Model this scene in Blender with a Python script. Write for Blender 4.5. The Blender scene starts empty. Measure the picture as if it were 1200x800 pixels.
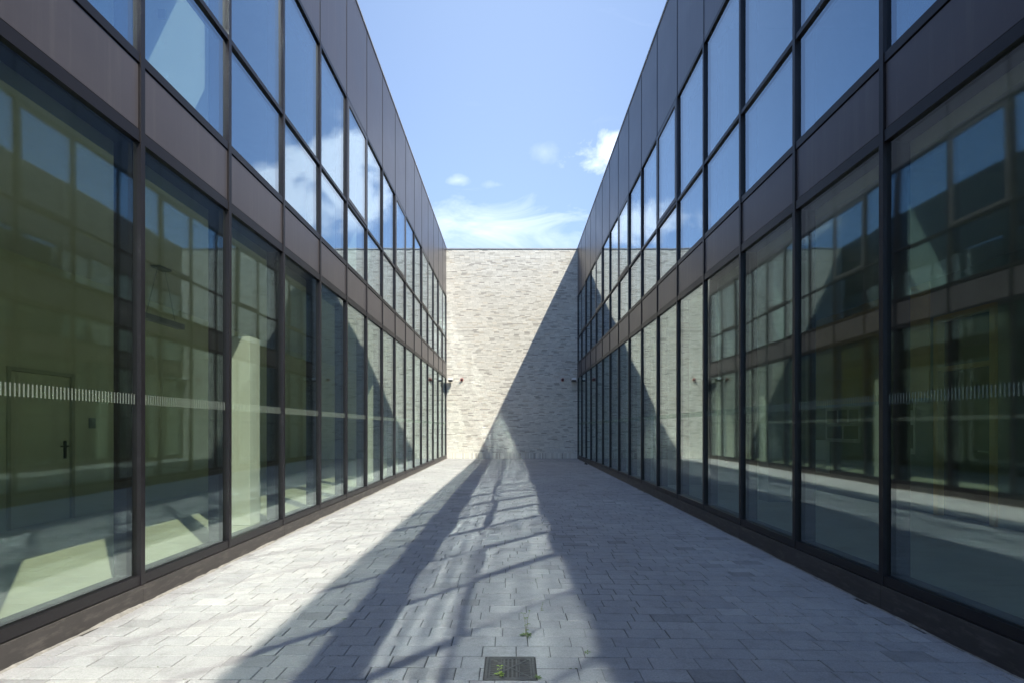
import bpy, bmesh, math, random
from mathutils import Vector, Matrix, noise as mnoise

random.seed(7)
sc = bpy.context.scene
col = sc.collection

# ------------------------------------------------------------------ camera
EYE = 1.41
cam_d = bpy.data.cameras.new("camera")
cam_d.sensor_fit = 'HORIZONTAL'
cam_d.sensor_width = 36.0
cam_d.lens = 18.0
cam_d.shift_y = 0.085
cam_d.shift_x = 0.0
cam_d.clip_start = 0.05
cam_d.clip_end = 3000.0
cam = bpy.data.objects.new("camera", cam_d)
col.objects.link(cam)
cam.location = (0.0, 0.0, EYE)
cam.rotation_euler = (math.radians(90), 0, 0)
sc.camera = cam

# ------------------------------------------------------------------ sun + sky
TO_SUN = Vector((0.482, -0.575, 1.0)).normalized()
SUN_EL = math.asin(TO_SUN.z)
SUN_AZ = math.atan2(TO_SUN.x, TO_SUN.y)
sun_d = bpy.data.lights.new("sun", 'SUN')
sun_d.energy = 5.0
sun_d.angle = math.radians(0.53)
sun_d.color = (1.0, 0.885, 0.67)
sun = bpy.data.objects.new("sun", sun_d)
col.objects.link(sun)
sun.location = (20, -20, 40)
sun.rotation_euler = (-TO_SUN).to_track_quat('-Z', 'Y').to_euler()

world = bpy.data.worlds.new("World")
sc.world = world
world.use_nodes = True
wn = world.node_tree
wn.nodes.clear()


def N(nt, typ, **kw):
    n = nt.nodes.new(typ)
    for k, v in kw.items():
        if k.startswith('i_'):
            key = k[2:]
            key = int(key) if key.isdigit() else key.replace('_', ' ')
            n.inputs[key].default_value = v
        else:
            setattr(n, k, v)
    return n


def L(nt, a, b):
    nt.links.new(a, b)


def math_n(nt, op, a, b=None, c=None, clamp=False):
    n = nt.nodes.new('ShaderNodeMath')
    n.operation = op
    n.use_clamp = clamp
    for i, v in enumerate((a, b, c)):
        if v is None:
            continue
        if isinstance(v, (int, float)):
            n.inputs[i].default_value = v
        else:
            nt.links.new(v, n.inputs[i])
    return n.outputs[0]


def mixrgb(nt, fac, a, b, mode='MIX'):
    n = nt.nodes.new('ShaderNodeMix')
    n.data_type = 'RGBA'
    n.blend_type = mode
    for i, v in ((0, fac), (6, a), (7, b)):
        if isinstance(v, (int, float)):
            n.inputs[i].default_value = v
        elif isinstance(v, tuple):
            n.inputs[i].default_value = v if len(v) == 4 else v + (1,)
        else:
            nt.links.new(v, n.inputs[i])
    return n.outputs[2]


def ramp(nt, fac, stops, interp='LINEAR'):
    n = nt.nodes.new('ShaderNodeValToRGB')
    n.color_ramp.interpolation = interp
    els = n.color_ramp.elements
    while len(els) < len(stops):
        els.new(0.5)
    for e, (p, c) in zip(els, stops):
        e.position = p
        e.color = c if len(c) == 4 else tuple(c) + (1,)
    nt.links.new(fac, n.inputs[0])
    return n.outputs[0]


sky = N(wn, 'ShaderNodeTexSky', sky_type='NISHITA', sun_disc=False)
sky.sun_elevation = SUN_EL
sky.sun_rotation = SUN_AZ
sky.altitude = 50
sky.air_density = 1.0
sky.dust_density = 0.5
sky.ozone_density = 3.2
bg = N(wn, 'ShaderNodeBackground', i_Strength=0.115)
wo = N(wn, 'ShaderNodeOutputWorld')
tc = N(wn, 'ShaderNodeTexCoord')
sep = N(wn, 'ShaderNodeSeparateXYZ')
L(wn, tc.outputs['Generated'], sep.inputs[0])
# a sky direction as (east-west, height) over its northward component
ysafe = math_n(wn, 'MAXIMUM', sep.outputs[1], 0.05)
U = math_n(wn, 'DIVIDE', sep.outputs[0], ysafe)
V = math_n(wn, 'DIVIDE', sep.outputs[2], ysafe)
cmb = N(wn, 'ShaderNodeCombineXYZ')
L(wn, U, cmb.inputs[0]); L(wn, V, cmb.inputs[1])
nz = N(wn, 'ShaderNodeTexNoise', i_Scale=11.0, i_Detail=9.0, i_Roughness=0.6, i_Distortion=0.3)
L(wn, cmb.outputs[0], nz.inputs['Vector'])
mp = N(wn, 'ShaderNodeMapping')
mp.inputs['Scale'].default_value = (3.0, 9.0, 1)
mp.inputs['Rotation'].default_value = (0, 0, math.radians(-14))
L(wn, cmb.outputs[0], mp.inputs[0])
nz2 = N(wn, 'ShaderNodeTexNoise', i_Scale=1.6, i_Detail=8.0, i_Roughness=0.62, i_Distortion=0.8)
L(wn, mp.outputs[0], nz2.inputs['Vector'])


def blob(u, v, ru, rv, noise_out, gain, thr, rot=0.0):
    du = math_n(wn, 'SUBTRACT', U, u)
    dv = math_n(wn, 'SUBTRACT', V, v)
    if rot:
        c, s = math.cos(rot), math.sin(rot)
        a = math_n(wn, 'ADD', math_n(wn, 'MULTIPLY', du, c), math_n(wn, 'MULTIPLY', dv, s))
        b = math_n(wn, 'SUBTRACT', math_n(wn, 'MULTIPLY', dv, c), math_n(wn, 'MULTIPLY', du, s))
        du, dv = a, b
    du = math_n(wn, 'DIVIDE', du, ru)
    dv = math_n(wn, 'DIVIDE', dv, rv)
    r = math_n(wn, 'SQRT', math_n(wn, 'ADD', math_n(wn, 'MULTIPLY', du, du), math_n(wn, 'MULTIPLY', dv, dv)))
    inside = math_n(wn, 'SUBTRACT', 1.0, r)                     # 1 centre, 0 rim
    v_ = math_n(wn, 'ADD', inside, math_n(wn, 'MULTIPLY', math_n(wn, 'SUBTRACT', noise_out, 0.5), 3.0))
    v_ = math_n(wn, 'SUBTRACT', v_, thr)
    v_ = math_n(wn, 'MULTIPLY', v_, gain)
    v_ = math_n(wn, 'MULTIPLY', v_, math_n(wn, 'MULTIPLY', math_n(wn, 'ADD', inside, 0.25), 3.0, clamp=True), clamp=True)
    return v_


n1, n2 = nz.outputs[0], nz2.outputs[0]
blobs = [
    blob(-0.03, 0.39, 0.20, 0.085, n2, 0.65, 0.08, 0.10),      # wispy bank above the brick wall
    blob(-0.105, 0.484, 0.028, 0.013, n1, 0.45, 0.1),
    blob(-0.03, 0.475, 0.03, 0.012, n1, 0.3, 0.1),
    blob(0.185, 0.545, 0.085, 0.050, n1, 1.5, 0.15, 0.25),      # puffy one by the right roof edge
    blob(0.065, 0.54, 0.035, 0.025, n1, 0.2, 0.2),
    blob(0.33, 0.50, 0.13, 0.11, n1, 2.2, 0.0),               # beyond the right roof: mirrored in the left windows
    blob(0.47, 0.43, 0.16, 0.08, n1, 2.0, -0.1, -0.2),
    blob(-0.24, 0.40, 0.14, 0.05, n1, 1.6, 0.0),              # beyond the left roof: mirrored in the right windows
]
cl = blobs[0]
for b in blobs[1:]:
    cl = math_n(wn, 'MAXIMUM', cl, b)
wisp = math_n(wn, 'MULTIPLY', math_n(wn, 'SUBTRACT', n2, 0.6, clamp=True), 0.3, clamp=True)
cl = math_n(wn, 'MAXIMUM', cl, wisp)
cl = math_n(wn, 'MULTIPLY', cl, 0.92)
hor = math_n(wn, 'GREATER_THAN', sep.outputs[1], 0.06)
cl = math_n(wn, 'MULTIPLY', cl, hor)
vf = math_n(wn, 'SUBTRACT', 1.0, math_n(wn, 'DIVIDE', math_n(wn, 'ABSOLUTE', U), 0.9), clamp=True)
vf = math_n(wn, 'MULTIPLY', vf, math_n(wn, 'MULTIPLY', sep.outputs[1], 2.0, clamp=True))
vf = math_n(wn, 'ADD', math_n(wn, 'MULTIPLY', math_n(wn, 'MULTIPLY', vf, vf), math_n(wn, 'SUBTRACT', 3.0, math_n(wn, 'MULTIPLY', vf, 2.0))), 0.0)
vf = math_n(wn, 'ADD', math_n(wn, 'MULTIPLY', vf, 0.33), 0.05)
hz = mixrgb(wn, vf, sky.outputs[0], (4.6, 5.3, 6.3, 1))     # thin high veil over the blue
skc = mixrgb(wn, cl, hz, (6.9, 7.1, 7.4, 1))
L(wn, skc, bg.inputs[0])
L(wn, bg.outputs[0], wo.inputs[0])

# ------------------------------------------------------------------ render look
sc.view_settings.view_transform = 'Standard'
sc.view_settings.look = 'None'
sc.view_settings.gamma = 1.0
sc.view_settings.exposure = 0.90
sc.view_settings.use_curve_mapping = False
sc.view_settings.use_white_balance = True
sc.view_settings.white_balance_temperature = 5700
sc.view_settings.white_balance_tint = 10
cy = sc.cycles
cy.use_denoising = True
cy.max_bounces = 14
cy.diffuse_bounces = 4
cy.glossy_bounces = 6
cy.transmission_bounces = 4
cy.transparent_max_bounces = 40
cy.caustics_reflective = True
cy.caustics_refractive = False
cy.blur_glossy = 0.0
cy.sample_clamp_indirect = 0.0
cy.use_adaptive_sampling = False
cy.use_guiding = True
cy.use_surface_guiding = True
cy.use_volume_guiding = False
cy.guiding_training_samples = 128
cy.use_light_tree = True

# ------------------------------------------------------------------ materials


def new_mat(name):
    m = bpy.data.materials.new(name)
    m.use_nodes = True
    nt = m.node_tree
    nt.nodes.clear()
    out = nt.nodes.new('ShaderNodeOutputMaterial')
    return m, nt, out


def coords(nt):
    return N(nt, 'ShaderNodeTexCoord').outputs['Object']


def principled(name, base, rough=0.5, metal=0.0, var=0.12, vscale=3.0, bump=0.0, bscale=60.0, spec=0.5, rvar=0.08, dirt=None, dscale=(8, 8, 0.5)):
    m, nt, out = new_mat(name)
    p = N(nt, 'ShaderNodeBsdfPrincipled')
    p.inputs['Roughness'].default_value = rough
    p.inputs['Metallic'].default_value = metal
    p.inputs['Specular IOR Level'].default_value = spec
    co = coords(nt)
    n = N(nt, 'ShaderNodeTexNoise', i_Scale=vscale, i_Detail=6.0, i_Roughness=0.6)
    L(nt, co, n.inputs['Vector'])
    lo = tuple(c * (1 - var) for c in base) + (1,)
    hi = tuple(min(1, c * (1 + var)) for c in base) + (1,)
    cc = ramp(nt, n.outputs[0], [(0.3, lo), (0.7, hi)])
    if dirt:
        mpp = N(nt, 'ShaderNodeMapping')
        mpp.inputs['Scale'].default_value = dscale
        L(nt, co, mpp.inputs[0])
        nd = N(nt, 'ShaderNodeTexNoise', i_Scale=1.0, i_Detail=9.0, i_Roughness=0.7)
        L(nt, mpp.outputs[0], nd.inputs['Vector'])
        dm = ramp(nt, nd.outputs[0], [(0.50, (0, 0, 0)), (0.78, (dirt[3],) * 3)])
        cc = mixrgb(nt, dm, cc, tuple(dirt[:3]))
    L(nt, cc, p.inputs['Base Color'])
    r = math_n(nt, 'ADD', math_n(nt, 'MULTIPLY', math_n(nt, 'SUBTRACT', n.outputs[0], 0.5), rvar * 2), rough)
    L(nt, r, p.inputs['Roughness'])
    if bump:
        n3 = N(nt, 'ShaderNodeTexNoise', i_Scale=bscale, i_Detail=3.0)
        L(nt, co, n3.inputs['Vector'])
        b = N(nt, 'ShaderNodeBump', i_Strength=bump, i_Distance=0.01)
        L(nt, n3.outputs[0], b.inputs['Height'])
        L(nt, b.outputs[0], p.inputs['Normal'])
    L(nt, p.outputs[0], out.inputs[0])
    return m


def glass(name, f0, tint, refl=(0.93, 0.97, 1.0), rough=0.028):
    m, nt, out = new_mat(name)
    geo = N(nt, 'ShaderNodeNewGeometry')
    d = N(nt, 'ShaderNodeVectorMath', operation='DOT_PRODUCT')
    L(nt, geo.outputs['Incoming'], d.inputs[0])
    L(nt, geo.outputs['Normal'], d.inputs[1])
    c = math_n(nt, 'ABSOLUTE', d.outputs['Value'])
    p5 = math_n(nt, 'POWER', math_n(nt, 'SUBTRACT', 1.0, c, clamp=True), 5.0)
    f = math_n(nt, 'ADD', math_n(nt, 'MULTIPLY', p5, 1 - f0), f0)
    tr = N(nt, 'ShaderNodeBsdfTransparent', i_Color=tint + (1,))
    gl = N(nt, 'ShaderNodeBsdfGlossy', i_Roughness=rough)
    gl.inputs['Color'].default_value = refl + (1,)
    mx = N(nt, 'ShaderNodeMixShader')
    L(nt, f, mx.inputs[0]); L(nt, tr.outputs[0], mx.inputs[1]); L(nt, gl.outputs[0], mx.inputs[2])
    L(nt, mx.outputs[0], out.inputs[0])
    return m


def brick_mat(name, bw, bh, vertical=False):
    """Long thin pale bricks, every row with its own shift, every brick its own colour."""
    m, nt, out = new_mat(name)
    sp = N(nt, 'ShaderNodeSeparateXYZ')
    L(nt, coords(nt), sp.inputs[0])
    a, b = sp.outputs[0], sp.outputs[2]
    if vertical:
        a, b = b, a
    rz = math_n(nt, 'DIVIDE', b, bh)
    row = math_n(nt, 'FLOOR', rz)
    fz = math_n(nt, 'FRACT', rz)
    wn1 = N(nt, 'ShaderNodeTexWhiteNoise', noise_dimensions='1D')
    L(nt, row, wn1.inputs['W'])
    cx = math_n(nt, 'ADD', math_n(nt, 'DIVIDE', a, bw), math_n(nt, 'MULTIPLY', wn1.outputs[0], 0.0 if vertical else 7.0))
    colm = math_n(nt, 'FLOOR', cx)
    fx = math_n(nt, 'FRACT', cx)
    cb = N(nt, 'ShaderNodeCombineXYZ')
    L(nt, colm, cb.inputs[0]); L(nt, row, cb.inputs[1])
    wn2 = N(nt, 'ShaderNodeTexWhiteNoise', noise_dimensions='2D')
    L(nt, cb.outputs[0], wn2.inputs['Vector'])
    c = ramp(nt, wn2.outputs[0], [(0.0, (0.36, 0.34, 0.31)), (0.07, (0.47, 0.445, 0.395)), (0.2, (0.60, 0.575, 0.515)),
                                  (0.55, (0.67, 0.645, 0.58)), (0.85, (0.73, 0.705, 0.635)), (0.95, (0.67, 0.62, 0.53)), (1.0, (0.54, 0.49, 0.41))])
    nn = N(nt, 'ShaderNodeTexNoise', i_Scale=1.3, i_Detail=5.0, i_Roughness=0.65)
    L(nt, coords(nt), nn.inputs['Vector'])
    c = mixrgb(nt, 1.0, c, ramp(nt, nn.outputs[0], [(0.3, (0.91, 0.90, 0.88)), (0.7, (1, 1, 1))]), 'MULTIPLY')
    nf = N(nt, 'ShaderNodeTexNoise', i_Scale=40.0, i_Detail=4.0)
    L(nt, coords(nt), nf.inputs['Vector'])
    c = mixrgb(nt, 1.0, c, ramp(nt, nf.outputs[0], [(0.3, (0.82, 0.82, 0.82)), (0.7, (1.05, 1.05, 1.05))]), 'MULTIPLY')
    ez = math_n(nt, 'ABSOLUTE', math_n(nt, 'SUBTRACT', fz, 0.5))
    ex = math_n(nt, 'ABSOLUTE', math_n(nt, 'SUBTRACT', fx, 0.5))
    mz = math_n(nt, 'GREATER_THAN', ez, 0.5 - 0.0055 / bh)
    mx = math_n(nt, 'GREATER_THAN', ex, 0.5 - 0.0045 / bw)
    mort = math_n(nt, 'MAXIMUM', mz, mx)
    c = mixrgb(nt, mort, c, (0.30, 0.285, 0.255, 1))
    p = N(nt, 'ShaderNodeBsdfPrincipled', i_Roughness=0.85)
    L(nt, c, p.inputs['Base Color'])
    h = math_n(nt, 'ADD', math_n(nt, 'MULTIPLY', math_n(nt, 'SUBTRACT', 1.0, mort), 1.0),
               math_n(nt, 'ADD', math_n(nt, 'MULTIPLY', wn2.outputs[0], 0.45), math_n(nt, 'MULTIPLY', nf.outputs[0], 0.5)))
    bp = N(nt, 'ShaderNodeBump', i_Strength=0.6, i_Distance=0.012)
    L(nt, h, bp.inputs['Height'])
    L(nt, bp.outputs[0], p.inputs['Normal'])
    L(nt, p.outputs[0], out.inputs[0])
    return m


def paver_mat():
    m, nt, out = new_mat('concrete_paver')
    at = N(nt, 'ShaderNodeAttribute', attribute_name='tone')
    co = coords(nt)
    n1 = N(nt, 'ShaderNodeTexNoise', i_Scale=0.55, i_Detail=6.0, i_Roughness=0.6)
    L(nt, co, n1.inputs['Vector'])
    n2 = N(nt, 'ShaderNodeTexNoise', i_Scale=90.0, i_Detail=5.0, i_Roughness=0.75)
    L(nt, co, n2.inputs['Vector'])
    n3 = N(nt, 'ShaderNodeTexNoise', i_Scale=7.0, i_Detail=8.0, i_Roughness=0.7, i_Distortion=0.5)
    L(nt, co, n3.inputs['Vector'])
    base = ramp(nt, at.outputs['Fac'], [(0.0, (0.235, 0.23, 0.225)), (0.15, (0.29, 0.288, 0.287)), (0.7, (0.322, 0.317, 0.310)), (1.0, (0.36, 0.353, 0.343))])
    c = mixrgb(nt, 1.0, base, ramp(nt, n1.outputs[0], [(0.3, (0.83, 0.82, 0.82)), (0.65, (1.04, 1.04, 1.03))]), 'MULTIPLY')
    c = mixrgb(nt, 1.0, c, ramp(nt, n3.outputs[0], [(0.28, (0.78, 0.77, 0.76)), (0.5, (1, 1, 1)), (0.8, (1.08, 1.07, 1.05))]), 'MULTIPLY')
    c = mixrgb(nt, 1.0, c, ramp(nt, n2.outputs[0], [(0.3, (0.72, 0.72, 0.72)), (0.6, (1.06, 1.06, 1.06))]), 'MULTIPLY')
    # dark specks
    vo = N(nt, 'ShaderNodeTexVoronoi', i_Scale=11.0, i_Randomness=1.0)
    L(nt, co, vo.inputs['Vector'])
    sp = math_n(nt, 'LESS_THAN', vo.outputs['Distance'], 0.035)
    c = mixrgb(nt, math_n(nt, 'MULTIPLY', sp, 0.6), c, (0.10, 0.09, 0.08, 1))
    p = N(nt, 'ShaderNodeBsdfPrincipled', i_Roughness=0.8)
    p.inputs['Specular IOR Level'].default_value = 0.35
    L(nt, c, p.inputs['Base Color'])
    bp = N(nt, 'ShaderNodeBump', i_Strength=0.35, i_Distance=0.004)
    L(nt, math_n(nt, 'ADD', n2.outputs[0], math_n(nt, 'MULTIPLY', n3.outputs[0], 1.5)), bp.inputs['Height'])
    L(nt, bp.outputs[0], p.inputs['Normal'])
    L(nt, p.outputs[0], out.inputs[0])
    return m


def frosted():
    m, nt, out = new_mat('frosted_marking')
    d = N(nt, 'ShaderNodeBsdfDiffuse', i_Color=(0.62, 0.66, 0.60, 1))
    tr = N(nt, 'ShaderNodeBsdfTransparent', i_Color=(0.9, 0.95, 0.9, 1))
    mx = N(nt, 'ShaderNodeMixShader', i_Fac=0.15)
    L(nt, tr.outputs[0], mx.inputs[1]); L(nt, d.outputs[0], mx.inputs[2])
    L(nt, mx.outputs[0], out.inputs[0])
    return m


M = {
    'bronze': principled('bronze_aluminium', (0.015, 0.013, 0.015), 0.42, 0.2, 0.10, 2.0, spec=0.5),
    'panel': principled('bronze_panel', (0.108, 0.096, 0.102), 0.38, 0.45, 0.10, 1.2, bump=0.05, bscale=2.0, dirt=(0.20, 0.18, 0.165, 0.35), dscale=(14, 14, 0.6)),
    'plinth': principled('plinth_metal', (0.060, 0.053, 0.050), 0.5, 0.2, 0.18, 4.0, bump=0.03, bscale=5.0, dirt=(0.24, 0.21, 0.18, 0.55), dscale=(5, 5, 22)),
    'coping': principled('coping_metal', (0.42, 0.40, 0.39), 0.4, 0.4),
    'glass_low': glass('lower_glass', 0.18, (0.88, 0.91, 0.85), (0.84, 0.96, 1.0)),
    'glass_up': glass('upper_glass', 0.28, (0.82, 0.90, 0.89), (0.84, 0.92, 1.0)),
    'mark': frosted(),
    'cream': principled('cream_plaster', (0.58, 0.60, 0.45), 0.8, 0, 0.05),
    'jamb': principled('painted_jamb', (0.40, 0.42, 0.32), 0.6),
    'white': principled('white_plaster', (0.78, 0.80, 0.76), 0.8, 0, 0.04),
    'ceil': principled('ceiling_board', (0.45, 0.46, 0.42), 0.85, 0, 0.05),
    'floor': principled('screed_floor', (0.50, 0.52, 0.42), 0.55, 0, 0.12, 1.5),
    'ochre': principled('ochre_plaster', (0.48, 0.34, 0.13), 0.8),
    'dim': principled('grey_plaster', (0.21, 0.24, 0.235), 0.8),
    'dark': principled('dark_recess', (0.022, 0.024, 0.026), 0.6),
    'roof': principled('roof_membrane', (0.16, 0.16, 0.16), 0.9),
    'slab': principled('concrete_slab', (0.28, 0.28, 0.27), 0.9),
    'brick': brick_mat('pale_long_brick', 0.24, 0.056),
    'soldier': brick_mat('pale_soldier_brick', 0.30, 0.062, True),
    'paver': paver_mat(),
    'sand': principled('joint_sand', (0.05, 0.047, 0.042), 0.95, 0, 0.35, 14.0, bump=0.3, bscale=120),
    'mortar': principled('mortar', (0.22, 0.205, 0.18), 0.95, 0, 0.3, 25.0, bump=0.6, bscale=90),
    'ground': principled('bare_ground', (0.20, 0.19, 0.17), 0.95, 0, 0.2, 0.3),
    'iron': principled('cast_iron', (0.10, 0.096, 0.09), 0.65, 0.3, 0.3, 30.0, bump=0.3, bscale=150),
    'sash': principled('sash_aluminium', (0.075, 0.070, 0.070), 0.42, 0.3),
    'black': principled('black_plastic', (0.018, 0.018, 0.02), 0.3),
    'whitep': principled('white_plastic', (0.78, 0.78, 0.76), 0.4),
    'red': principled('red_plastic', (0.42, 0.03, 0.02), 0.35),
    'steel': principled('brushed_steel', (0.45, 0.45, 0.44), 0.35, 0.9),
    'leaf': principled('weed_leaf', (0.10, 0.15, 0.03), 0.6, 0, 0.35, 60.0),
    'leafy': principled('young_leaf', (0.22, 0.30, 0.05), 0.55, 0, 0.25, 60.0),
    'stem': principled('weed_stem', (0.16, 0.15, 0.05), 0.7),
    'moss': principled('moss', (0.06, 0.075, 0.03), 0.95, 0, 0.4, 80.0),
    'paper': principled('poster_paper', (0.55, 0.57, 0.53), 0.7, 0, 0.35, 6.0),
    'ink': principled('poster_ink', (0.07, 0.08, 0.08), 0.7),
}

# ------------------------------------------------------------------ mesh helpers


class MB:
    def __init__(self):
        self.v, self.f = [], []

    def box(self, x0, x1, y0, y1, z0, z1):
        x0, x1 = sorted((x0, x1)); y0, y1 = sorted((y0, y1)); z0, z1 = sorted((z0, z1))
        n = len(self.v)
        self.v += [(x0, y0, z0), (x1, y0, z0), (x1, y1, z0), (x0, y1, z0), (x0, y0, z1), (x1, y0, z1), (x1, y1, z1), (x0, y1, z1)]
        self.f += [tuple(n + i for i in q) for q in ((0, 3, 2, 1), (4, 5, 6, 7), (0, 1, 5, 4), (1, 2, 6, 5), (2, 3, 7, 6), (3, 0, 4, 7))]
        return self

    def tube(self, pts, r, seg=8, caps=True):
        pts = [Vector(p) for p in pts]
        rs = r if isinstance(r, (list, tuple)) else [r] * len(pts)
        rings = []
        for i, p in enumerate(pts):
            d = (pts[min(i + 1, len(pts) - 1)] - pts[max(i - 1, 0)]).normalized()
            a = d.cross(Vector((0, 0, 1)))
            if a.length < 1e-3:
                a = d.cross(Vector((1, 0, 0)))
            a.normalize()
            b = d.cross(a)
            n = len(self.v)
            for k in range(seg):
                t = 2 * math.pi * k / seg
                self.v.append(tuple(p + (a * math.cos(t) + b * math.sin(t)) * rs[i]))
            rings.append(n)
        for i in range(len(rings) - 1):
            for k in range(seg):
                k2 = (k + 1) % seg
                self.f.append((rings[i] + k, rings[i] + k2, rings[i + 1] + k2, rings[i + 1] + k))
        if caps:
            self.f.append(tuple(rings[0] + k for k in range(seg))[::-1])
            self.f.append(tuple(rings[-1] + k for k in range(seg)))
        return self

    def quad(self, *pts):
        n = len(self.v)
        self.v += [tuple(p) for p in pts]
        self.f.append(tuple(range(n, n + len(pts))))
        return self

    def build(self, name, mat, parent=None, bevel=0.0, smooth=False, loc=None):
        me = bpy.data.meshes.new(name)
        me.from_pydata(self.v, [], self.f)
        me.materials.append(mat)
        me.update()
        if bevel:
            bm = bmesh.new(); bm.from_mesh(me)
            bmesh.ops.bevel(bm, geom=list(bm.edges), offset=bevel, segments=2, affect='EDGES', profile=0.6)
            bm.to_mesh(me); bm.free()
        if smooth:
            me.shade_smooth()
        o = bpy.data.objects.new(name, me)
        col.objects.link(o)
        if parent:
            o.parent = parent
        if loc:
            o.location = loc
        return o


def tag(o, label=None, cat=None, group=None, kind=None):
    if label: o['label'] = label
    if cat: o['category'] = cat
    if group: o['group'] = group
    if kind: o['kind'] = kind
    return o


def thing(name, label, cat, loc=(0, 0, 0), group=None):
    o = bpy.data.objects.new(name, None)
    o.empty_display_size = 0.2
    col.objects.link(o)
    o.location = loc
    return tag(o, label, cat, group)


# ------------------------------------------------------------------ ground
WALL_Y = 24.28


def gz(x, y):
    t = min(1.0, max(0.0, (WALL_Y - y) / 21.0))
    z = -t * (0.066 + 0.045 * max(0.0, min(3.2, x)) / 3.0)
    # shallow dish towards the drain
    d = math.hypot((x + 0.012) * 0.8, y - 3.17)
    return z - 0.006 * math.exp(-(d / 0.5) ** 2)


MB().quad((-1500, -1500, -0.30), (1500, -1500, -0.30), (1500, 1500, -0.30), (-1500, 1500, -0.30)).build('ground', M['ground'])
tag(bpy.data.objects['ground'], kind='structure')

# sand bed just under the paving surface, follows the fall
bed = MB()
ys = [-7.0 + i * 0.7 for i in range(45)]
xs = [-3.2 + i * 0.4 for i in range(17)]
for y in ys:
    for x in xs:
        bed.v.append((x, min(y, WALL_Y + 0.02), gz(x, min(y, WALL_Y)) - 0.007))
for j in range(len(ys) - 1):
    for i in range(len(xs) - 1):
        a = j * len(xs) + i
        bed.f.append((a, a + 1, a + 1 + len(xs), a + len(xs)))
tag(bed.build('paving_bed', M['sand']), kind='structure')

GX0, GX1, GY0, GY1 = -0.168, 0.147, 3.022, 3.336


def make_paving():
    v, f, tone = [], [], []
    rng = random.Random(3)
    H = 0.157
    y = 3.022 - H * 64
    lengths = [0.300, 0.300, 0.300, 0.225, 0.225, 0.150]

    def paver(x0, x1, y0, y1):
        g = rng.uniform(0.0018, 0.0036)
        x0 += g; x1 -= g; y0 += g + 0.0007; y1 -= g + 0.0007
        if x1 - x0 < 0.012 or y1 - y0 < 0.012:
            return
        dz = rng.gauss(0, 0.0010); tx = rng.gauss(0, 0.0035); ty = rng.gauss(0, 0.0035)
        cx, cy_ = (x0 + x1) / 2, (y0 + y1) / 2
        b = 0.004
        n = len(v)
        jit = [(rng.gauss(0, 0.0008), rng.gauss(0, 0.0008)) for _ in range(4)]
        cs = [(x0, y0), (x1, y0), (x1, y1), (x0, y1)]
        for (px, py), (jx, jy), (sx, sy) in zip(cs, jit, ((1, 1), (-1, 1), (-1, -1), (1, -1))):
            z = gz(px, py) + dz + (px - cx) * tx + (py - cy_) * ty
            v.append((px + jx, py + jy, z - 0.03))
            v.append((px + jx, py + jy, z - b * 0.7))
            v.append((px + jx + sx * b, py + jy + sy * b, z))
        for k in range(4):
            k2 = (k + 1) % 4
            f.append((n + 3 * k, n + 3 * k2, n + 3 * k2 + 1, n + 3 * k + 1))
            f.append((n + 3 * k + 1, n + 3 * k2 + 1, n + 3 * k2 + 2, n + 3 * k + 2))
        f.append((n + 2, n + 5, n + 8, n + 11))
        t = min(1, max(0, rng.gauss(0.5, 0.2)))
        if rng.random() < 0.05:
            t = rng.uniform(0.0, 0.15)
        tone.extend([t] * 9)

    while y < WALL_Y:
        y1 = min(y + H, WALL_Y - 0.002)
        segs = []
        x = -3.09 - rng.uniform(0, 0.25)
        while x < 3.09:
            l = rng.choice(lengths)
            segs.append((max(x, -3.09), min(x + l, 3.09)))
            x += l
        for a, b in segs:
            if b - a < 0.03:
                continue
            if y + H > GY0 + 0.01 and y < GY1 - 0.01:
                if b <= GX0 - 0.004 or a >= GX1 + 0.004:
                    paver(a, b, y, y1)
                else:
                    if a < GX0: paver(a, GX0 - 0.003, y, y1)
                    if b > GX1: paver(GX1 + 0.003, b, y, y1)
            else:
                paver(a, b, y, y1)
        y += H
    me = bpy.data.meshes.new('paving')
    me.from_pydata(v, [], f)
    me.materials.append(M['paver'])
    at = me.attributes.new('tone', 'FLOAT', 'FACE')
    at.data.foreach_set('value', tone)
    me.update()
    o = bpy.data.objects.new('paving', me)
    col.objects.link(o)
    tag(o, kind='structure')


make_paving()

# ------------------------------------------------------------------ buildings
BAY = 1.335
Y0 = 4.303
K0, K1 = -7, 15            # mullion indices; the last one stands against the brick wall
ROOF = 9.97
Z_SILL, Z_HEAD = 0.185, 3.80
Z_P0, Z_P1 = 3.91, 4.45
Z_W0, Z_TR, Z_W1 = 4.54, 5.69, 7.63
Z_PP = 7.70
Y_END = WALL_Y - 0.004


def my(k):
    return Y0 + BAY * k


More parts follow.
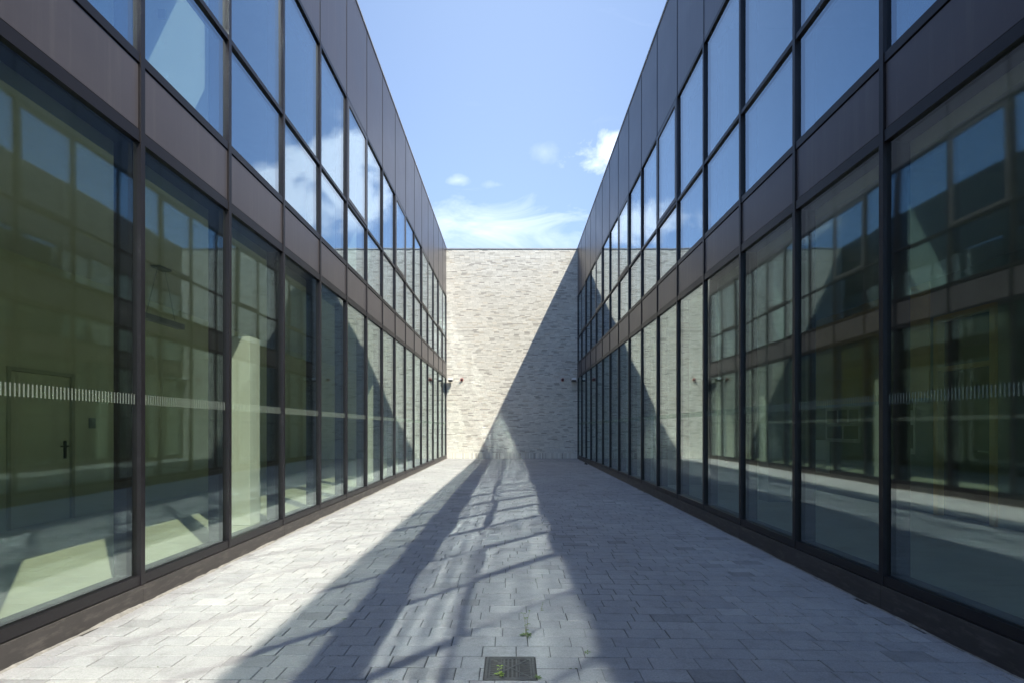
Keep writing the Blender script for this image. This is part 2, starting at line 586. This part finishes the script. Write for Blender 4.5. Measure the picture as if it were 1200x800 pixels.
def pane(s, ya, yb, za, zb, mat, xg, parent, rng, amp=1.0, th=0.022):
    """A bowed insulating glass unit: outer and inner sheet plus rim."""
    w, h = yb - ya, zb - za
    nx, nz_ = 16, 20
    a = rng.choice((-1, 1, 1)) * rng.uniform(0.0003, 0.0011) * amp
    ty, tz = rng.gauss(0, 0.0011), rng.gauss(0, 0.0012)
    ph = [rng.uniform(0, 6.28) for _ in range(3)]
    v, f = [], []
    for side in (0, 1):
        for j in range(nz_ + 1):
            for i in range(nx + 1):
                u, t = i / nx, j / nz_
                U_, T_ = 2 * u - 1, 2 * t - 1
                bow = a * (0.45 * (1 - U_ * U_) + 0.55 * (1 - U_ ** 6)) * (1 - T_ ** 6)
                wob = 0.00009 * math.sin(3.1 * T_ * math.pi + ph[0]) * (1 - U_ * U_) + 0.00004 * math.sin(2 * math.pi * U_ + ph[1])
                x = xg + s * (side * th) - s * (bow + wob + ty * (u - .5) * w + tz * (t - .5) * h)
                v.append((x, ya + u * w, za + t * h))
    n1 = (nx + 1) * (nz_ + 1)
    for side in (0, 1):
        for j in range(nz_):
            for i in range(nx):
                p = side * n1 + j * (nx + 1) + i
                q = (p, p + 1, p + nx + 2, p + nx + 1)
                f.append(q if (side == 0) == (s < 0) else q[::-1])
    me = bpy.data.meshes.new('window')
    me.from_pydata(v, [], f)
    me.materials.append(mat)
    me.update()
    me.shade_smooth()
    o = bpy.data.objects.new('window', me)
    col.objects.link(o)
    o.parent = parent
    return o


def make_building(s, label, seed, inside):
    rng = random.Random(seed)
    root = thing('office_building', label, 'office building', (s * 3.1, 12.0, 0))
    inv = Matrix.Translation((-s * 3.1, -12.0, 0))

    class P(MB):                    # built in world coordinates, stored relative to the building
        def build(self, name, mat, parent=None, **kw):
            par = parent or root
            if par is root:
                self.v = [(x - s * 3.1, y - 12.0, z) for x, y, z in self.v]
            else:
                self.v = [(x - s * 3.1, y - 12.0, z) for x, y, z in self.v]
            return MB.build(self, name, mat, par, **kw)

    X = lambda d: s * d
    ylo, yhi = my(K0), Y_END
    # mullions
    for k in range(K0, K1 + 1):
        y = my(k)
        a, b = y - 0.024, min(y + 0.024, Y_END)
        if k == K1:
            a, b = Y_END - 0.05, Y_END
        m = P()
        m.box(X(3.100), X(3.134), a, b, 0.105, 7.695)
        m.box(X(3.176), X(3.33), a, b, 0.105, 3.90)
        m.box(X(3.176), X(3.33), a, b, 4.46, 7.66)
        m.box(X(3.134), X(3.176), a + 0.006, b - 0.006, 0.105, 7.66)
        m.build('mullion', M['bronze'], bevel=0.0)
    # rails, one piece per bay, and everything that fills a bay
    for k in range(K0, K1):
        ya, yb = my(k) + 0.024, my(k + 1) - 0.024
        if k == K1 - 1:
            yb = Y_END - 0.05
        for za, zb, dep in ((0.108, Z_SILL, 0.30), (Z_HEAD, Z_P0 - 0.012, 0.33), (Z_P1 + 0.012, Z_W0, 0.31), (Z_TR - 0.027, Z_TR + 0.027, 0.24), (Z_W1, Z_PP - 0.012, 0.31)):
            r = P()
            r.box(X(3.107), X(3.133), ya, yb, za, zb)
            r.box(X(3.178), X(3.0 + dep), ya, yb, za, zb)
            r.box(X(3.1335), X(3.1775), ya, yb, za + 0.006, zb - 0.006)
            r.build('rail', M['bronze'])
        g = 0.006
        P().box(X(3.118), X(3.17), ya + g, yb - g, Z_P0, Z_P1).build('spandrel_panel', M['panel'], bevel=0.003)
        # parapet panels meet at open joints behind the mullion line
        P().box(X(3.112), X(3.17), my(k) + 0.013, (my(k + 1) - 0.013) if k < K1 - 1 else Y_END, Z_PP, 9.925).build('parapet_panel', M['panel'], bevel=0.003)
        if k > K0:
            P().box(X(3.106), X(3.175), my(k) - 0.010, my(k) + 0.010, Z_PP + 0.002, 9.922).build('cover_strip', M['bronze'])
        # glass
        w = pane(s, ya - s * 0, yb, Z_SILL, Z_HEAD, M['glass_low'], X(3.136), root, rng, 1.25)
        w.data.transform(inv)
        st = MB()
        n = int((yb - ya - 0.02) / 0.030)
        for i in range(n):
            yy = ya + 0.02 + i * 0.030
            st.box(X(3.1332), X(3.1340), yy, yy + 0.010, 1.615, 1.700)
        st.v = [(x - s * 3.1, y - 12.0, z) for x, y, z in st.v]
        st.build('safety_marking', M['mark'], w)
        w = pane(s, ya, yb, Z_W0, Z_TR - 0.027, M['glass_up'], X(3.136), root, rng, 0.7)
        w.data.transform(inv)
        if (k % 3) == 1 and k >= 4:
            fr = 0.075
            za, zb = Z_TR + 0.030, Z_W1 - 0.003
            c = P()
            yA, yB = ya + 0.004, yb - 0.004
            c.box(X(3.096), X(3.17), yA, yA + fr, za, zb)
            c.box(X(3.096), X(3.17), yB - fr, yB, za, zb)
            c.box(X(3.096), X(3.17), yA + fr, yB - fr, za, za + fr)
            c.box(X(3.096), X(3.17), yA + fr, yB - fr, zb - fr, zb)
            fo = c.build('casement_frame', M['sash'])
            w = pane(s, yA + fr, yB - fr, za + fr, zb - fr, M['glass_up'], X(3.112), fo, rng, 0.6)
            w.name = 'window'
            w.data.transform(inv)
        else:
            w = pane(s, ya, yb, Z_TR + 0.027, Z_W1, M['glass_up'], X(3.136), root, rng, 1.0)
            w.data.transform(inv)
        # plinth sheets with a fine butt joint
        if k % 2 == 0 or k == K0:
            y1 = min(my(k + 2), Y_END) if k % 2 == 0 else my(k + 1)
            P().box(X(3.098), X(3.2), my(k) + 0.002, y1 - 0.002, -0.25, 0.098).build('plinth', M['plinth'], bevel=0.002)
    # parapet backing, coping, roof, slabs, outer walls
    P().box(X(3.18), X(3.30), ylo, yhi, 3.93, 4.43).build('insulation_board', M['dark'])
    P().box(X(3.18), X(3.42), ylo, yhi, 7.72, 9.92).build('parapet_upstand', M['dark'])
    c = P()
    y = ylo
    while y < yhi - 0.01:
        y1 = min(y + BAY * 2, yhi)
        c.box(X(3.095), X(3.46), y + 0.001, y1 - 0.001, 9.93, ROOF)
        y = y1
    c.build('coping', M['coping'])
    P().box(X(3.425), X(10.4), ylo, yhi, 9.20, 9.45).build('roof', M['roof'])
    P().box(X(3.22), X(10.4), ylo, yhi, -0.2, 0.098).build('floor', M['floor'])
    P().box(X(3.32), X(10.4), ylo, yhi, 3.93, 4.43).build('floor_slab', M['slab'])
    P().box(X(3.36), X(10.4), ylo, yhi, 3.70, 3.925).build('ceiling', M['ceil'])
    P().box(X(3.45), X(10.4), ylo, yhi, 7.66, 7.80).build('ceiling', M['dim'])
    P().box(X(10.4), X(10.7), ylo, yhi, -0.25, 9.92).build('outer_wall', M['slab'])
    P().box(X(3.34), X(10.4), ylo - 0.3, ylo, -0.25, 9.92).build('end_wall', M['slab'])
    P().box(X(3.10), X(3.33), ylo - 0.3, ylo - 0.03, -0.25, 9.92).build('corner_post', M['bronze'])
    inside(root, P, X)
    return root


def inside_left(root, P, X):
    # corridor wall with a door
    dy0, dy1, zt = 6.58, 7.60, 2.22
    w = P()
    w.box(X(6.5), X(6.65), my(K0), dy0, 0.1, 3.70)
    w.box(X(6.5), X(6.65), dy1, Y_END, 0.1, 3.70)
    w.box(X(6.5), X(6.65), dy0, dy1, zt, 3.70)
    w.build('corridor_wall', M['cream'])
    f = P()
    f.box(X(6.485), X(6.60), dy0, dy0 + 0.05, 0.1, zt)
    f.box(X(6.485), X(6.60), dy1 - 0.05, dy1, 0.1, zt)
    f.box(X(6.485), X(6.60), dy0 + 0.05, dy1 - 0.05, zt - 0.05, zt)
    f.build('door_frame', M['jamb'])
    d = P().box(X(6.52), X(6.57), dy0 + 0.055, dy1 - 0.055, 0.105, zt - 0.055).build('door', M['cream'])
    h = P()
    h.box(X(6.505), X(6.519), dy1 - 0.16, dy1 - 0.12, 0.98, 1.24)
    h.tube([(X(6.51), dy1 - 0.14, 1.16), (X(6.46), dy1 - 0.14, 1.16), (X(6.455), dy1 - 0.15, 1.16), (X(6.455), dy1 - 0.27, 1.16)], 0.011)
    h.build('handle', M['black'], d)
    sw = P()
    sw.box(X(6.488), X(6.499), 7.86, 7.98, 1.42, 1.58)
    sw.box(X(6.480), X(6.487), 7.885, 7.955, 1.46, 1.55)
    sw.build('light_switch', M['dim'])
    P().box(X(6.9), X(7.05), my(K0), Y_END, 4.44, 7.65).build('corridor_wall', M['dim'])
    # upper floor cross walls and the low white partition behind the third pane
    for y in (5.78, 5.78 + BAY * 5, 5.78 + BAY * 10):
        P().box(X(3.36), X(6.9), y, y + 0.15, 4.44, 7.65).build('cross_wall', M['white'])
    g = P()
    g.box(X(3.90), X(3.98), 5.755, 5.778, 6.02, 6.12)
    g.build('thermostat', M['dim'])
    P().box(X(3.56), X(4.03), 6.95, 7.25, 0.1, 2.66).build('pillar', M['white'], bevel=0.01)
    for y in (13.6, 20.3):
        P().box(X(3.62), X(3.95), y, y + 0.3, 0.1, 3.70).build('pillar', M['white'])


def inside_right(root, P, X):
    w = P()
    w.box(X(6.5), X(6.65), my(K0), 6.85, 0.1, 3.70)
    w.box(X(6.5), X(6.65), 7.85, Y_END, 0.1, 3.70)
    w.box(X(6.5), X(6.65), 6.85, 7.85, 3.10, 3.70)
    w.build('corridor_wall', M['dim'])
    P().box(X(6.47), X(6.497), 7.95, 10.9, 1.9, 3.69).build('wall_lining', M['ochre'])
    f = P()
    f.box(X(6.46), X(6.60), 6.85, 6.93, 0.1, 3.10)
    f.box(X(6.46), X(6.60), 7.77, 7.85, 0.1, 3.10)
    f.box(X(6.46), X(6.60), 6.93, 7.77, 3.02, 3.10)
    f.box(X(6.46), X(6.60), 6.93, 7.77, 2.28, 2.34)
    f.build('door_frame', M['ochre'])
    d = P().box(X(6.55), X(6.59), 6.935, 7.765, 0.105, 2.275).build('door', M['dark'])
    P().tube([(X(6.545), 7.0, 1.1), (X(6.50), 7.0, 1.1), (X(6.50), 7.14, 1.1)], 0.011).build('handle', M['steel'], d)
    P().box(X(6.56), X(6.58), 6.935, 7.765, 2.345, 3.015).build('door_transom', M['dark'])
    P().box(X(6.9), X(7.05), my(K0), Y_END, 4.44, 7.65).build('corridor_wall', M['dim'])
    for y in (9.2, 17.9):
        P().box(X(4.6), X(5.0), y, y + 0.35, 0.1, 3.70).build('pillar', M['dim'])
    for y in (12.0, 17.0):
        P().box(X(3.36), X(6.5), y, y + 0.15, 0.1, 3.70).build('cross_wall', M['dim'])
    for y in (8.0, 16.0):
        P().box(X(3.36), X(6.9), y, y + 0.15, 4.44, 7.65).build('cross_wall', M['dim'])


make_building(-1, 'two-storey bronze and glass office block on the left, its front in full sun', 11, inside_left)
make_building(1, 'two-storey bronze and glass office block on the right, its front in shade', 23, inside_right)

# ------------------------------------------------------------------ brick end wall
wall = thing('brick_wall', 'tall blank wall of pale cream long bricks closing the far end of the passage', 'wall', (0, WALL_Y, 0))
wx0, wx1 = -10.7, 10.7
MB().box(wx0, wx1, 0.0, 0.42, 0.262, 9.90).build('brickwork', M['brick'], wall)
MB().box(wx0, wx1, 0.0, 0.42, -0.30, 0.262).build('soldier_course', M['soldier'], wall)
MB().box(wx0, wx1, -0.03, 0.46, 9.90, 9.94).build('coping', M['coping'], wall)

# a ragged bead of mortar where the paving meets each metal plinth
def bead(s, name, label, hw):
    rng = random.Random(5 + s)
    v, f = [], []
    n = 520
    ya, yb = 1.5, WALL_Y - 0.01
    for i in range(n + 1):
        t = i / n
        y = ya + (yb - ya) * t ** 1.7
        nv = mnoise.noise(Vector((y * 2.1, s * 7, 0))) + 0.6 * mnoise.noise(Vector((y * 9.0, s * 7, 3))) + 0.4 * mnoise.noise(Vector((y * 31.0, s, 9)))
        w = hw * (0.8 + 1.3 * nv)
        hgt = hw * 0.55 * (1.0 + 0.9 * nv)
        x0 = s * 3.099
        x1 = s * (3.099 - max(0.004, w))
        xm = s * (3.099 - max(0.004, w) * 0.45)
        v += [(x0, y, gz(x0, y) + max(0.003, hgt)), (xm, y, gz(xm, y) + max(0.003, hgt) * 0.6), (x1, y, gz(x1, y) - 0.004)]
    for i in range(n):
        a = 3 * i
        f += [(a, a + 1, a + 4, a + 3), (a + 1, a + 2, a + 5, a + 4)]
    m = MB(); m.v, m.f = v, f
    o = m.build(name, M['mortar'], smooth=True)
    tag(o, kind='structure')


bead(-1, 'mortar_joint', '', 0.026)
bead(1, 'mortar_joint', '', 0.012)

# ------------------------------------------------------------------ drain grate
gcx, gcy = (GX0 + GX1) / 2, (GY0 + GY1) / 2
gzz = gz(gcx, gcy) + 0.002
W = (GX1 - GX0) - 0.008
grate = thing('drain_grate', 'square dark cast-iron drain grate set in the grey paving with weeds growing out', 'drain', (gcx, gcy, gzz))
h = W / 2
fr = MB()
t = 0.016
for (a, b, c, d) in ((-h, h, -h, -h + t), (-h, h, h - t, h), (-h, -h + t, -h + t, h - t), (h - t, h, -h + t, h - t)):
    fr.box(a, b, c, d, -0.05, 0.0)
fr.build('frame', M['iron'], grate, bevel=0.0015)
hi = h - t - 0.003
gr = MB()
rim = 0.012
for (a, b, c, d) in ((-hi, hi, -hi, -hi + rim), (-hi, hi, hi - rim, hi), (-hi, -hi + rim, -hi + rim, hi - rim), (hi - rim, hi, -hi + rim, hi - rim)):
    gr.box(a, b, c, d, -0.03, -0.002)
hh = hi - rim
# bars: across in the two side fields, lengthwise in the middle field, cut by an X
nb = 9
for i in range(nb):
    y = -hh + (i + 0.5) * 2 * hh / nb
    for (a, b) in ((-hh, -0.055), (0.055, hh)):
        gr.box(a, b, y - 0.005, y + 0.005, -0.011, -0.003)
gr.box(-0.058, -0.052, -hh, hh, -0.028, -0.0035)
gr.box(0.052, 0.058, -hh, hh, -0.028, -0.0035)
for i in range(4):
    x = -0.052 + (i + 0.5) * 0.104 / 4
    gr.box(x - 0.006, x + 0.006, -hh, hh, -0.012, -0.0035)
gr.box(-0.052, 0.052, hh - 0.03, hh - 0.022, -0.028, -0.005)
for sx in (-1, 1):
    n = Vector((1, sx, 0)).normalized()
    q = Vector((-n.y, n.x, 0)) * 0.006
    A = Vector((-hh, -hh * sx, 0)); B = Vector((hh, hh * sx, 0))
    top = -0.0012 - 0.0005 * (sx > 0)
    base = len(gr.v)
    for z in (-0.026, top):
        for p in (A + q, A - q, B - q, B + q):
            gr.v.append((p.x, p.y, z))
    for qd in ((0, 1, 2, 3), (7, 6, 5, 4), (0, 4, 5, 1), (1, 5, 6, 2), (2, 6, 7, 3), (3, 7, 4, 0)):
        gr.f.append(tuple(base + i for i in qd))
gr.build('grating', M['iron'], grate)
pit = MB()
pit.box(-h + 0.002, h - 0.002, -h + 0.002, h - 0.002, -0.20, -0.19)
pit.build('pit_bottom', M['dark'], grate)

# ------------------------------------------------------------------ weeds


def leaf(m, base, direction, length, width, droop=0.4, fold=0.25):
    d = Vector(direction).normalized()
    side = d.cross(Vector((0, 0, 1)))
    if side.length < 1e-3:
        side = Vector((1, 0, 0))
    side.normalize()
    prof = [(0, 0.08), (0.25, 0.75), (0.5, 1.0), (0.75, 0.7), (1.0, 0.03)]
    n = len(m.v)
    for t_, w_ in prof:
        c = Vector(base) + d * (length * t_) + Vector((0, 0, -droop * length * t_ * t_))
        up = Vector((0, 0, fold * width * w_))
        m.v += [tuple(c - side * width * w_ / 2 + up), tuple(c), tuple(c + side * width * w_ / 2 + up)]
    for i in range(len(prof) - 1):
        a = n + 3 * i
        m.f += [(a, a + 1, a + 4, a + 3), (a + 1, a + 2, a + 5, a + 4)]


def weed(x, y, height, spread, label, seed, mat='leaf', rosette=8, stems=1, lsize=0.03, group=None):
    rng = random.Random(seed)
    z = gz(x, y) - 0.004
    root = thing('weed', label, 'weed', (x, y, z), group)
    st, lf = MB(), MB()
    for s_ in range(stems):
        ang = rng.uniform(0, 6.28)
        lean = rng.uniform(0.05, 0.25)
        pts = []
        for i in range(5):
            t_ = i / 4
            pts.append(Vector((math.cos(ang) * lean * height * t_ + rng.gauss(0, height * .02), math.sin(ang) * lean * height * t_, height * t_ * rng.uniform(.95, 1.0))))
        st.tube(pts, [0.0022, 0.002, 0.0017, 0.0013, 0.001], 5)
        for i in range(1, 5):
            for q in range(2 if height > .05 else 1):
                a = rng.uniform(0, 6.28)
                leaf(lf, pts[i], (math.cos(a), math.sin(a), 0.5), lsize * rng.uniform(.5, .9), lsize * 0.35)
    for i in range(rosette):
        a = rng.uniform(0, 6.28)
        r = spread * rng.uniform(0, .5)
        leaf(lf, (math.cos(a) * r, math.sin(a) * r, 0.006), (math.cos(a), math.sin(a), rng.uniform(.2, .9)), lsize * rng.uniform(.7, 1.3), lsize * .45)
    if stems:
        st.build('stem', M['stem'], root, smooth=True)
    lf.build('leaves', M[mat], root)
    return root


weed(0.10, 3.66, 0.17, 0.05, 'tallest weed, a thin stalk over a low tuft in the joint beyond the drain', 1, rosette=16, stems=2, lsize=0.034)
weed(0.235, 4.16, 0.075, 0.015, 'small thin weed with a single sprig in a joint behind the tallest weed', 2, rosette=3, lsize=0.018)
weed(-0.075, 3.075, 0.055, 0.03, 'bright yellow-green leafy weed sprouting through the drain grate', 3, mat='leafy', rosette=4, stems=1, lsize=0.035)
weed(0.152, 3.05, 0.03, 0.03, 'low green tuft in the joint along the right edge of the drain grate', 4, rosette=12, stems=0, lsize=0.022)
weed(0.50, 3.40, 0.025, 0.02, 'small flat weed in a paving joint to the right of the drain', 5, rosette=8, stems=0, lsize=0.022)
weed(-1.30, 3.96, 0.02, 0.02, 'tiny weed in a joint inside the dark shadow left of the drain', 6, rosette=6, stems=0, lsize=0.02)

# moss crumbs in the joints
rng = random.Random(9)
ms = MB()
for i in range(420):
    y = 3.022 - 0.157 * 6 + 0.157 * rng.randint(0, 60) + rng.gauss(0, 0.002)
    x = rng.uniform(-2.9, 2.9)
    if GX0 - .02 < x < GX1 + .02 and GY0 - .02 < y < GY1 + .02:
        continue
    z = gz(x, y) - 0.003
    r = rng.uniform(0.003, 0.007)
    for q in range(3):
        cx, cy_ = x + rng.gauss(0, .006), y + rng.gauss(0, .0015)
        n = len(ms.v)
        ms.v += [(cx + r, cy_, z), (cx, cy_ + r * .7, z), (cx - r, cy_, z), (cx, cy_ - r * .7, z), (cx, cy_, z + r * 0.9)]
        ms.f += [(n, n + 1, n + 4), (n + 1, n + 2, n + 4), (n + 2, n + 3, n + 4), (n + 3, n, n + 4)]
tag(ms.build('moss', M['moss']), 'crumbs of dark moss and grit sitting in the joints of the paving', 'moss', kind='stuff')

# ------------------------------------------------------------------ fittings on the brick wall


def floodlight(x, label):
    r = thing('floodlight', label, 'floodlight', (x, WALL_Y, 3.72), 'floodlights on the brick wall')
    a = MB()
    a.box(-0.05, 0.05, -0.02, 0.0, -0.06, 0.06)
    a.box(-0.018, 0.018, -0.12, -0.02, -0.015, 0.015)
    a.build('bracket', M['black'], r, bevel=0.002)
    h_ = MB().box(-0.10, 0.10, -0.34, -0.12, -0.02, 0.085)
    h_.build('housing', M['whitep'], r, bevel=0.012)
    b = MB().box(-0.095, 0.095, -0.345, -0.11, -0.095, -0.022)
    b.build('lamp_face', M['black'], r, bevel=0.01)
    return r


def beacon(x, label):
    r = thing('alarm_beacon', label, 'alarm beacon', (x, WALL_Y, 3.74), 'alarm beacons on the brick wall')
    MB().tube([(0, 0, 0), (0, -0.055, 0)], 0.072, 18).build('base', M['red'], r)
    MB().tube([(0, -0.055, 0), (0, -0.10, -0.005), (0, -0.125, -0.01), (0, -0.135, -0.012)], [0.055, 0.05, 0.035, 0.012], 18).build('dome', M['black'], r, smooth=True)
    return r


floodlight(-2.885, 'white-topped black floodlight on the sunlit brick, beside the left building corner')
floodlight(2.905, 'white-topped black floodlight on the shaded brick, beside the right building corner')
beacon(-2.38, 'small red alarm beacon with dark dome on the sunlit left side of the brick wall')
beacon(2.40, 'small red alarm beacon with dark dome on the shaded right side of the brick wall')

# scrap at the foot of the right plinth
sc_ = MB()
rng = random.Random(12)
ring = []
for i in range(9):
    a = 2 * math.pi * i / 9
    r = rng.uniform(.06, .13)
    ring.append((math.cos(a) * r * 0.8, math.sin(a) * r * 2.2))
for z_, k_ in ((0.0, 1.0), (0.05, 0.8), (0.075, 0.3)):
    for (a, b) in ring:
        sc_.v.append((a * k_, b * k_, z_ + rng.uniform(-.006, .012)))
for l in range(2):
    for i in range(9):
        j = (i + 1) % 9
        sc_.f.append((l * 9 + i, l * 9 + j, l * 9 + 9 + j, l * 9 + 9 + i))
sc_.f.append(tuple(18 + i for i in range(9)))
o = sc_.build('scrap', M['dark'], loc=(2.98, 20.7, gz(2.98, 20.7) + 0.002))
tag(o, 'small dark crumpled scrap lying at the foot of the right plinth near the brick wall', 'scrap')

# ------------------------------------------------------------------ things inside, behind the glass


def pendant(x, y, label):
    r = thing('pendant_lamp', label, 'lamp', (x, y, 3.70), 'pendant lamps in the left corridor')
    MB().box(-0.07, 0.07, -0.12, 0.12, -0.03, 0.0).build('ceiling_rose', M['dim'], r, bevel=0.004)
    c = MB()
    c.tube([(0, -0.08, -0.03), (0, -0.30, -0.72)], 0.004, 6)
    c.tube([(0, 0.08, -0.03), (0, 0.30, -0.72)], 0.004, 6)
    c.build('cable', M['dim'], r)
    MB().box(-0.05, 0.05, -0.45, 0.45, -0.80, -0.72).build('lamp_bar', M['dim'], r, bevel=0.008)


pendant(-5.0, 7.3, 'long dark pendant lamp hanging behind the second ground-floor pane of the left building')

def radiator(y0, y1, z0, z1, label):
    r = thing('radiator', label, 'radiator', (6.497, (y0 + y1) / 2, (z0 + z1) / 2))
    w, hgt = (y1 - y0) / 2, (z1 - z0) / 2
    MB().box(-0.10, -0.03, -w, w, -hgt, hgt).build('panel', M['white'], r, bevel=0.008)
    k = MB()
    for yy in (-w * .6, w * .6):
        k.box(-0.03, 0.0, yy - 0.02, yy + 0.02, -hgt * .7, hgt * .7)
    k.build('bracket', M['steel'], r)


radiator(10.42, 10.95, 0.5, 1.18, 'small white panel radiator beyond the wide poster in the right building')


def poster(y0, y1, z0, z1, label, rows):
    r = thing('poster', label, 'poster', (6.499, (y0 + y1) / 2, (z0 + z1) / 2), 'posters on the wall in the right building')
    w, hgt = (y1 - y0) / 2, (z1 - z0) / 2
    MB().box(-0.006, 0, -w, w, -hgt, hgt).build('sheet', M['paper'], r)
    k = MB()
    for (a, b, c, d) in rows:
        k.box(-0.0085, -0.0065, -w + 2 * w * a, -w + 2 * w * b, -hgt + 2 * hgt * c, -hgt + 2 * hgt * d)
    k.build('print', M['ink'], r)


poster(9.55, 10.6, 1.15, 1.85, 'wide grey poster with dark picture rows on the wall behind the second right-hand pane',
       [(.05, .3, .55, .9), (.35, .6, .55, .9), (.65, .95, .55, .9), (.05, .45, .1, .45), (.5, .95, .1, .45)])
poster(8.25, 8.62, 1.0, 1.95, 'tall narrow poster beside the ochre doorway in the right building',
       [(.1, .9, .75, .93), (.1, .5, .1, .5), (.55, .9, .2, .65)])
